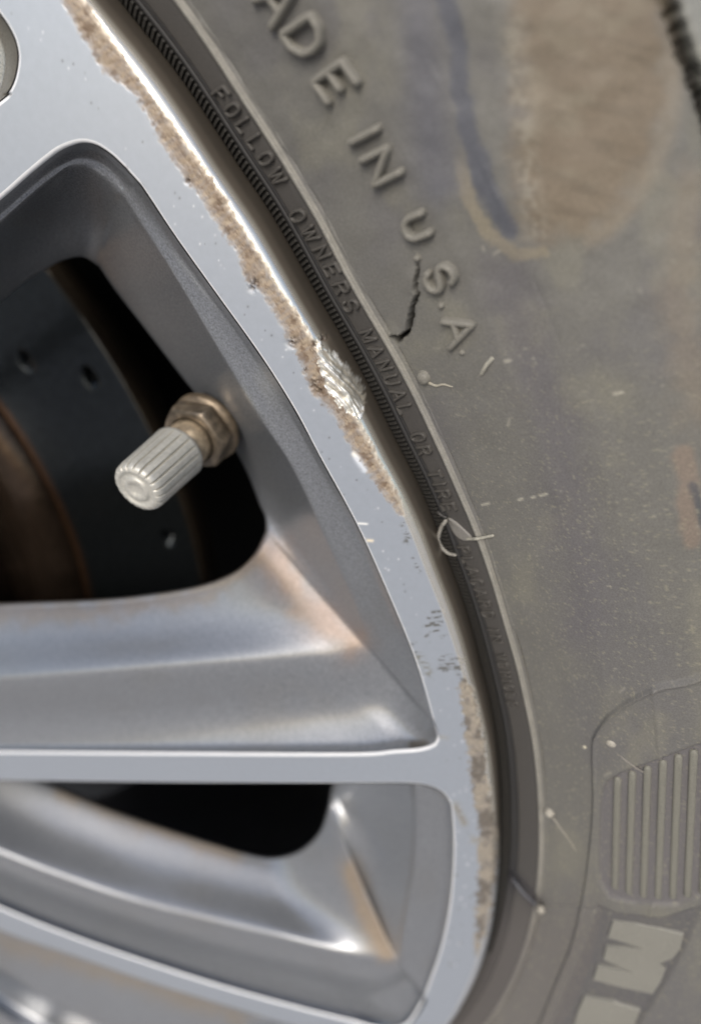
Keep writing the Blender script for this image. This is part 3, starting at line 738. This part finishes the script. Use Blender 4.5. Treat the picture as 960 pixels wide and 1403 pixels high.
def paint_fn(u, v):
    c = np.ones(u.shape + (3,)) * PAINT
    def t(k, cc, a):
        nonlocal c
        k = np.clip(k * a, 0, 1)[..., None]; c = c * (1 - k) + np.asarray(cc) * k
    # brown brake dust baked into the corners
    d, _ = pdist(u, v, [(375, 760), (400, 805), (440, 850), (482, 878)]); t(np.exp(-((d + (fbm(u/20, v/20, 3)-.5)*30) / 26) ** 2), srgb(162, 132, 108), .5)
    d, _ = pdist(u, v, [(478, 1190), (500, 1250), (530, 1308)]); t(np.exp(-((d + (fbm(u/14, v/14, 3)-.5)*14) / 13) ** 2), srgb(178, 152, 116), .6)
    d, _ = pdist(u, v, [(90, 1085), (230, 1140), (320, 1170)]); t(np.exp(-((d + (fbm(u/16, v/16, 3)-.5)*20) / 13) ** 2), srgb(150, 128, 94), .45)
    d, _ = pdist(u, v, [(0, 1290), (200, 1350), (330, 1392)]); t(np.exp(-((d + (fbm(u/16, v/16, 3)-.5)*20) / 14) ** 2), srgb(156, 136, 104), .4)
    d, _ = pdist(u, v, [(0, 845), (120, 840), (280, 815), (350, 770)]); t(np.exp(-((d + (fbm(u/16, v/16, 3)-.5)*24) / 14) ** 2), srgb(140, 120, 92), .5)
    d, _ = pdist(u, v, [(565, 1022), (580, 1020)]); t(sstep(9, 3, d + (fbm(u/4, v/4, 3)-.5)*6), srgb(96, 88, 76), .9)
    t(sstep(.5, .85, fbm(u / 90 + 3, v / 60, 4)), srgb(128, 124, 116), .2)
    pass
    return c
def lv(px, y): return [(a, b, y) for a, b in px]
def lerp_seg(A, B, t, dy=0, n=24):
    a, b = catmull(A, n), catmull(B, n); r = a * (1 - t) + b * t; r[:, 2] += dy; return [tuple(q) for q in r]
# window 1 -----------------------------------------------------------------
c0 = [lv(W1top + [W1C[0]], .42), lv(W1C[::6] + [W1C[-1]], .42), lv([W1C[-1]] + W1bot, .42)]
c1 = [[(-330,600,5),(-100,390,5),(0,306,5),(50,262,5),(90,232,5),(112,225,5),(140,238,5),(165,265,5)],
      [(165,265,5),(230,365,4.6),(307,493,4.2),(353,570,4),(397,637,4),(437,720,5),(467,787,6.2),(488,840,7.3),(500,882,8.2)],
      [(500,882,8.2),(470,890,7.6),(400,897,6.4),(240,911,4.4),(0,932,2.0),(-150,948,1.2),(-330,966,.9)]]
c2 = [[(-330,700,23),(-100,510,23),(0,414,23),(40,382,23),(75,362,23),(98,352,23),(120,353,23),(135,364,23)],
      [(135,364,23),(160,400,23),(205,458,23),(247,513,23),(300,580,23),(335,640,23),(356,692,21.5),(364,712,20),(364,728,18.5)],
      [(364,728,18.5),(356,748,17),(330,778,17),(283,800,17),(217,813,17),(133,822,17),(0,827,17),(-150,832,17),(-330,838,17)]]
c3 = [[(a + 0, b - 0, 34) for a, b, y in sg] for sg in c2]
def move(seg, du, dv, y): return [(a + du, b + dv, y) for a, b, _ in seg]
rows1 = [c0]
rows1.append([lerp_seg(c0[0], c1[0], .25, 1.2), lerp_seg(c0[1], c1[1], .18, 1.0), lerp_seg(c0[2], c1[2], .13, 1.9)])
rows1.append([lerp_seg(c0[0], c1[0], .6, 1.3), lerp_seg(c0[1], c1[1], .55, .9), lerp_seg(c0[2], c1[2], .5, 3.3)])
rows1.append([lerp_seg(c0[0], c1[0], .9, .3), lerp_seg(c0[1], c1[1], .92, .2), lerp_seg(c0[2], c1[2], .9, .95)])
rows1.append([lerp_seg(c1[0], c2[0], .06, .0), lerp_seg(c1[1], c2[1], .05, .3), lerp_seg(c1[2], c2[2], .07, .5)])
rows1.append([lerp_seg(c1[0], c2[0], .5, 1.0), lerp_seg(c1[1], c2[1], .5, 0), lerp_seg(c1[2], c2[2], .5, .3)])
rows1.append([lerp_seg(c1[0], c2[0], .93, .2), lerp_seg(c1[1], c2[1], .93, -.3), lerp_seg(c1[2], c2[2], .93, -.2)])
rows1.append([lerp_seg(c2[0], c2[0], 0, 1.5), lerp_seg(c2[1], c2[1], 0, 1.5), lerp_seg(c2[2], c2[2], 0, 1.5)])
back = lambda sg, k=6: [(a + (a - 180) * .08, b + (b - 600) * .08, 30) for a, b, _ in sg]
rows1.append([back(c2[0]), back(c2[1]), back(c2[2])])
ob1, G1, P1_ = loft(rows1, [(0, 1), (1, 2), (2, 3)], [140, 220, 160], [('side_wall', spA), ('pocket_wall', rim), ('side_wall', spB)], paint_fn)
# window 2 -----------------------------------------------------------------
c0 = [lv(W2top + [W2C[0]], .42), lv(W2C[::6] + [W2C[-1]], .42), lv([W2C[-1]] + W2bot, .42)]
c1 = [[(-330,1060,5),(0,1062,5),(300,1064,5),(500,1060,5),(566,1058,5)],
      [(566,1058,5),(568,1100,5),(568,1150,5),(566,1190,5),(561,1220,5),(551,1280,4.2),(546,1322,3.2)],
      [(546,1322,3.2),(520,1319,2.8),(475,1310,2.1),(400,1290,2.0),(320,1272,2.0),(200,1243,2.0),(100,1210,2.0),(0,1171,2.0),(-150,1105,2.0),(-330,1010,2.0)]]
c2 = [[(-330,1020,24),(0,1030,24),(300,1040,24),(420,1045,24),(454,1046,24)],
      [(454,1046,24),(455,1064,24),(454,1080,24),(452,1092,22),(450,1104,20)],
      [(450,1104,20),(440,1135,20),(420,1158,20),(395,1171,20),(370,1174,20),(340,1169,20),(230,1135,21.3),(150,1107,22.5),(90,1082,23.5),(0,1044,25),(-150,975,27),(-330,900,29)]]
rows2 = [c0,
  [lerp_seg(c0[0], c1[0], .3, 1.0), lerp_seg(c0[1], c1[1], .18, .9), lerp_seg(c0[2], c1[2], .13, 1.9)],
  [lerp_seg(c0[0], c1[0], .6, .5), lerp_seg(c0[1], c1[1], .55, .6), lerp_seg(c0[2], c1[2], .5, 3.3)],
  [lerp_seg(c0[0], c1[0], .9, .0), lerp_seg(c0[1], c1[1], .94, .0), lerp_seg(c0[2], c1[2], .9, .95)],
  [lerp_seg(c1[0], c2[0], .06, .3), lerp_seg(c1[1], c2[1], .05, .8), lerp_seg(c1[2], c2[2], .07, .5)],
  [lerp_seg(c1[0], c2[0], .5, 1), lerp_seg(c1[1], c2[1], .5, 1.5), lerp_seg(c1[2], c2[2], .5, .3)],
  [lerp_seg(c1[0], c2[0], .93, .2), lerp_seg(c1[1], c2[1], .93, -.2), lerp_seg(c1[2], c2[2], .93, -.2)],
  [lerp_seg(c2[0], c2[0], 0, 1.5), lerp_seg(c2[1], c2[1], 0, 1.5), lerp_seg(c2[2], c2[2], 0, 1.5)],
  [[(a + (a - 250) * .08, b + (b - 1090) * .08, 32) for a, b, _ in sg] for sg in c2]]
loft(rows2, [(0, 1), (1, 2), (2, 3)], [100, 160, 200], [('side_wall', spB), ('pocket_wall', rim), ('side_wall', spC)], paint_fn)
# window 3 and the spoke under it --------------------------------------------
c0 = [lv(W3top, .42)]
c1 = [[(-330,1090,6),(0,1255,6),(200,1325,6),(420,1392,6),(520,1435,6)]]
c2 = [[(-330,1060,24),(0,1225,24),(200,1295,24),(420,1362,24),(520,1405,24)]]
loft([c0, c1, c2], [(0, 1)], [120], [('side_wall', spC)], paint_fn)
d_strip0 = [(-330,1165,0),(0,1390,0),(60,1420,0),(150,1465,0),(300,1540,0),(420,1600,0)]
d_strip1 = [(-330,1195,0),(0,1420,0),(60,1450,0),(150,1495,0),(300,1570,0),(420,1630,0)]
d_crest = [(-330,1120,2),(0,1318,6),(65,1362,4),(150,1403,2),(300,1470,2),(420,1520,2)]
d_open = [(-330,1010,17),(0,1205,17),(120,1265,17),(250,1315,17),(345,1352,17),(420,1390,17)]
loft([[d_strip1], [d_strip0], [lerp_seg(d_strip0, d_crest, .1, .9)], [lerp_seg(d_strip0, d_crest, .5, 3.3)], [lerp_seg(d_strip0, d_crest, .9, .55)], [lerp_seg(d_crest, d_open, .07, .5)], [lerp_seg(d_crest, d_open, .5, .3)], [d_open]],
     [(0, 1)], [160], [('side_wall', spD)], paint_fn)
# barrel end closing window 3 on the right
loft([[[(335,1340,22),(338,1385,14),(342,1420,8),(350,1460,3)]], [[(460,1360,22),(470,1420,14),(490,1460,6),(520,1500,3)]]], [(0, 1)], [40], [('pocket_wall', rim)], paint_fn)
# window 0: corner of the pocket at the left edge
c0 = [lv(W0, .42)]; 
c1 = [[(a - 26 * sstep(-200, 10, a) - 4, b + (20 if b > 80 else 4) , 5) for a, b in [(float(p[0]), float(p[1])) for p in W0]]]
c2 = [[(a - 120, b + (60 if b > 80 else 30), 24) for a, b in W0]]
def pf0(u, v):
    c = paint_fn(u, v); return c * .6 + srgb(196, 186, 160) * .4
loft([c0, [lerp_seg(c0[0], c1[0], .5, 1.2)], c1, [lerp_seg(c1[0], c2[0], .5, 1)], c2], [(0, 1)], [140], [('side_wall', spA)], pf0)

# barrel behind the spokes
prof_b = [(226, 13), (222, 18), (219, 24), (216, 34), (212, 60), (212, 150), (222, 175), (236, 190)]
a_ = np.linspace(-180, 180, 241)[:-1]
X = np.array([cyl(r, a_, y) for r, y in prof_b]); mesh('barrel', X.reshape(-1, 3), grid_faces(len(prof_b), 240, True), M_WELL, rim)
# hub centre, out to the left of the frame
X, F = lathe([(0.01, 3), (30, 3), (36, 6), (62, 8), (78, 16), (80, 40), (50, 60)], 60)
X = X.reshape(-1, 3)[:, [0, 2, 1]]; n = len(X); mesh('hub_centre', X, F, M_PAINT, wheel, attrs={'col': np.ones((n, 3)) * PAINT})

# ------------------------------------------------------------------ tyre valve
PV0 = CAM + (MR @ np.array([(279 - CX) / FPX, (588 - CY) / FPX, 1.0])) * 105      # under the nut
PV1 = CAM + (MR @ np.array([(186 - CX) / FPX, (671 - CY) / FPX, 1.0])) * 92.0      # tip of the cap
ax = PV1 - PV0; LV = np.linalg.norm(ax); ax /= LV
xa = np.cross(ax, [0, 0, 1.0]); xa /= np.linalg.norm(xa); ya = np.cross(ax, xa)
def vplace(X): return PV0 + X[..., :1] * xa + X[..., 1:2] * ya + X[..., 2:3] * ax
valve = empty('tyre_valve'); valve.parent = wheel; valve['label'] = 'metal tyre valve with pale ribbed cap'
print('LV', LV); capL = 11.2; z0 = LV - capL
a = np.linspace(0, 2 * math.pi, 480, endpoint=False)
def capring(r, z, g): 
    dl = (a * 20 / (2 * math.pi)) % 1 - .5; rr = (r - g * .8 * np.exp(-(dl / .10) ** 2) - g * .5 * np.abs(dl * 2) ** 2 * 0) * 1.04 - g * .5 * (1 - (dl * 2) ** 2) ** .5 * 0; return np.stack([rr * np.cos(a), rr * np.sin(a), np.full_like(a, z)], 1)
rows = [capring(3.7, z0, .0), capring(4.15, z0 + .05, .0), capring(4.35, z0 + .35, .0), capring(4.35, z0 + .9, .12), capring(4.3, z0 + 1.6, .26), capring(4.2, z0 + 5, .28), capring(4.1, LV - 1.5, .3), capring(4.0, LV - .8, .34), capring(3.75, LV - .3, .36), capring(3.4, LV - .06, .3),
        capring(3.1, LV, .16), capring(2.85, LV - .05, .0), capring(2.7, LV - .25, 0), capring(2.2, LV - .3, 0), capring(2.0, LV - .05, 0), capring(1.8, LV + .12, 0), capring(1.2, LV + .1, 0), capring(1.0, LV - .15, 0), capring(.5, LV - .25, 0), capring(.02, LV - .2, 0)]
X = vplace(np.array(rows)); n = X.shape[0] * X.shape[1]
cc = np.ones((X.shape[0], X.shape[1], 3)) * srgb(172, 171, 164)
cc *= (1 - .12 * (fbm(np.tile(a * 9, (X.shape[0], 1)), np.array([r[0, 2] for r in rows])[:, None] + 0 * a[None], 3) - .5) * 2)[..., None]
grv = np.abs((a * 20 / (2 * math.pi)) % 1 - .5) < .09
cc[3:9, grv] *= np.array([.8, .77, .7])
mesh('valve_cap', X, grid_faces(X.shape[0], X.shape[1], True), M_CAP, valve, attrs={'col': cc})
def vl(name, prof_, colr, seg=48, mat=M_BRASS, var=.3):
    X, F = lathe(prof_, seg); sh = X.shape; X = vplace(X); n = sh[0] * sh[1]
    c = np.ones((n, 3)) * colr * (1 - var * np.clip(fbm(np.arange(n) % seg / 5., np.arange(n) // seg * 1.3, 3)[:, None] - .35, 0, 1) * 2)
    return mesh(name, X, F, mat, valve, attrs={'col': c})
vl('stem_collar', [(3.2, 1.0), (3.6, 3.2), (3.75, 3.4), (3.8, 4.2), (3.75, z0 - .1), (3.4, z0 + .1), (3.0, z0 + .2)], srgb(170, 154, 130))
# hexagon nut with chamfered crown and a flange washer
def hexnut(name, rf, zA, zB, ch, colr, hole):
    m6 = 96; aa = np.linspace(0, 2 * math.pi, m6, endpoint=False) + .25
    hexr = rf / np.cos((aa % (math.pi / 3)) - math.pi / 6)
    rim_ = lambda r_, z: np.stack([r_ * np.cos(aa), r_ * np.sin(aa), np.zeros_like(aa) + z], 1)
    rmax = rf / math.cos(math.pi / 6)
    zc = zB - ch * ((hexr - rf) / (rmax - rf)) - .15
    rows = [rim_(hexr * .97, zA), rim_(hexr, zA + .2), rim_(hexr, zc), rim_(np.minimum(hexr, rf * .985), zB), rim_(rf * .8 + 0 * aa, zB), rim_(hole + 0 * aa, zB - .05), rim_(hole + 0 * aa, zB - 1.4)]
    X = vplace(np.array(rows)); n = len(rows) * m6
    c = np.ones((n, 3)) * colr * (1 - .9 * np.clip(fbm(np.arange(n) % m6 / 6., np.arange(n) // m6 * .9, 3)[:, None] - .38, 0, 1) * 2)
    o = mesh(name, X, grid_faces(len(rows), m6, True), M_BRASS, valve, attrs={'col': c}, smooth=False)
    return o
hexnut('hex_nut', 5.3, .4, 3.5, .7, srgb(116, 105, 90), 3.9)
vl('seal_washer', [(2, -1.6), (6.0, -1.6), (6.3, -1.0), (6.1, .1), (3.6, .15)], srgb(104, 92, 76))
vl('stem_base', [(4.6, -12), (4.8, -2), (4.2, -1.5)], srgb(36, 34, 33), mat=M_RUBBER)

# ------------------------------------------------------------------ brake parts behind the wheel
DC = np.array([-9.2, 0, 29.4]); disc = empty('brake_disc', tuple(DC * MM)); disc['label'] = 'dark drilled brake disc behind the wheel opening'; disc['category'] = 'brake disc'
YD = 60.0
holes = []
for (u, v) in ((34, 494), (123, 517), (230, 736), (150, 640), (60, 600), (170, 800)):
    P = unproj(np.array(float(u)), np.array(float(v)), YD) - DC; r, t = pol(P); holes.append((float(r), float(t)))
holes_in = holes[:3]
tt_ = np.arange(0, 360, .5); rr_ = np.linspace(112, 154.5, 84)
Tg, Rg = np.meshgrid(tt_, rr_)
hd = np.zeros_like(Tg)
allh = list(holes_in)
for k in range(0, 0):
    t = k * 7.5 + 2; r = (122, 134, 144)[k % 3]
    if all(math.hypot(r - a_[0], (((t - a_[1] + 180) % 360) - 180) * 2.4) > 15 for a_ in allh) and not (15 < t < 45): allh.append((r, t))
keep = np.ones(Tg.shape, bool)
for r, t in allh:
    d = np.hypot(Rg - r, (((Tg - t + 180) % 360) - 180) * math.pi / 180 * r); hd = np.maximum(hd, sstep(2.3, 1.5, d))
Yg = YD + hd * 3
X = cyl(Rg, Tg, Yg); cc = np.ones(Tg.shape + (3,)) * srgb(48, 52, 54)
cc = cc * (1 - hd[..., None] * .9); rust = sstep(116, 112.5, Rg)[..., None]; cc = cc * (1 - rust) + srgb(96, 70, 50) * rust
X = np.concatenate([X, cyl(155.1, tt_, YD + .6)[None], cyl(155.1, tt_, YD + 11)[None], cyl(152, tt_, YD + 11.5)[None]], 0)
cc = np.concatenate([cc, np.ones((3, len(tt_), 3)) * srgb(110, 98, 84)], 0)
mesh('friction_ring', X, grid_faces(X.shape[0], X.shape[1], True), M_BRAKE, disc, attrs={'col': cc})
# rusty inner ring and hat
pr_h = [(112, YD + 3), (111, YD - 1.5), (106, YD - 4), (98, YD - 4.5), (93, YD - 2), (91, YD + 1), (88, YD - 6), (84, YD - 22), (80, YD - 25), (30, YD - 25)]
a2 = np.arange(0, 360, 1.0)
X = np.array([cyl(r, a2, y) for r, y in pr_h]); n = len(pr_h) * 360
c = np.ones((len(pr_h), 360, 3)) * srgb(74, 62, 52); c *= (.6 + .9 * fbm(np.tile(a2 / 6, (len(pr_h), 1)), np.arange(len(pr_h))[:, None] * .7 + 0 * a2, 3))[..., None]
mesh('rusty_hat', X, grid_faces(len(pr_h), 360, True), M_BRAKE, disc, attrs={'col': c})
liner = empty('wheel_arch_liner'); liner['label'] = 'black wheel arch lining behind and over the wheel'; liner['category'] = 'wheel arch'
rr = [(5, 205), (180, 204), (330, 200), (372, 190), (378, 150), (378, 30), (380, 12)]
a3 = np.linspace(-22, 202, 120)
X = np.array([cyl(r, a3, y) for r, y in rr]); mesh('lining_shell', X.reshape(-1, 3), grid_faces(len(rr), 120), M_LINER, liner)
X = np.array([cyl(r, np.linspace(-180, 180, 97), y) for r, y in ((3, 203), (150, 202.5), (236, 201))]); mesh('inner_shield', X.reshape(-1, 3), grid_faces(3, 97), M_LINER, liner)

# ------------------------------------------------------------------ ground
g = 60000.
me = mesh('ground', [(-g, -g, -302), (g, -g, -302), (g, g, -302), (-g, g, -302)], [(0, 1, 2, 3)], M_GROUND, None, smooth=False)
me['kind'] = 'structure'; me['label'] = 'pale concrete ground under the tyre'
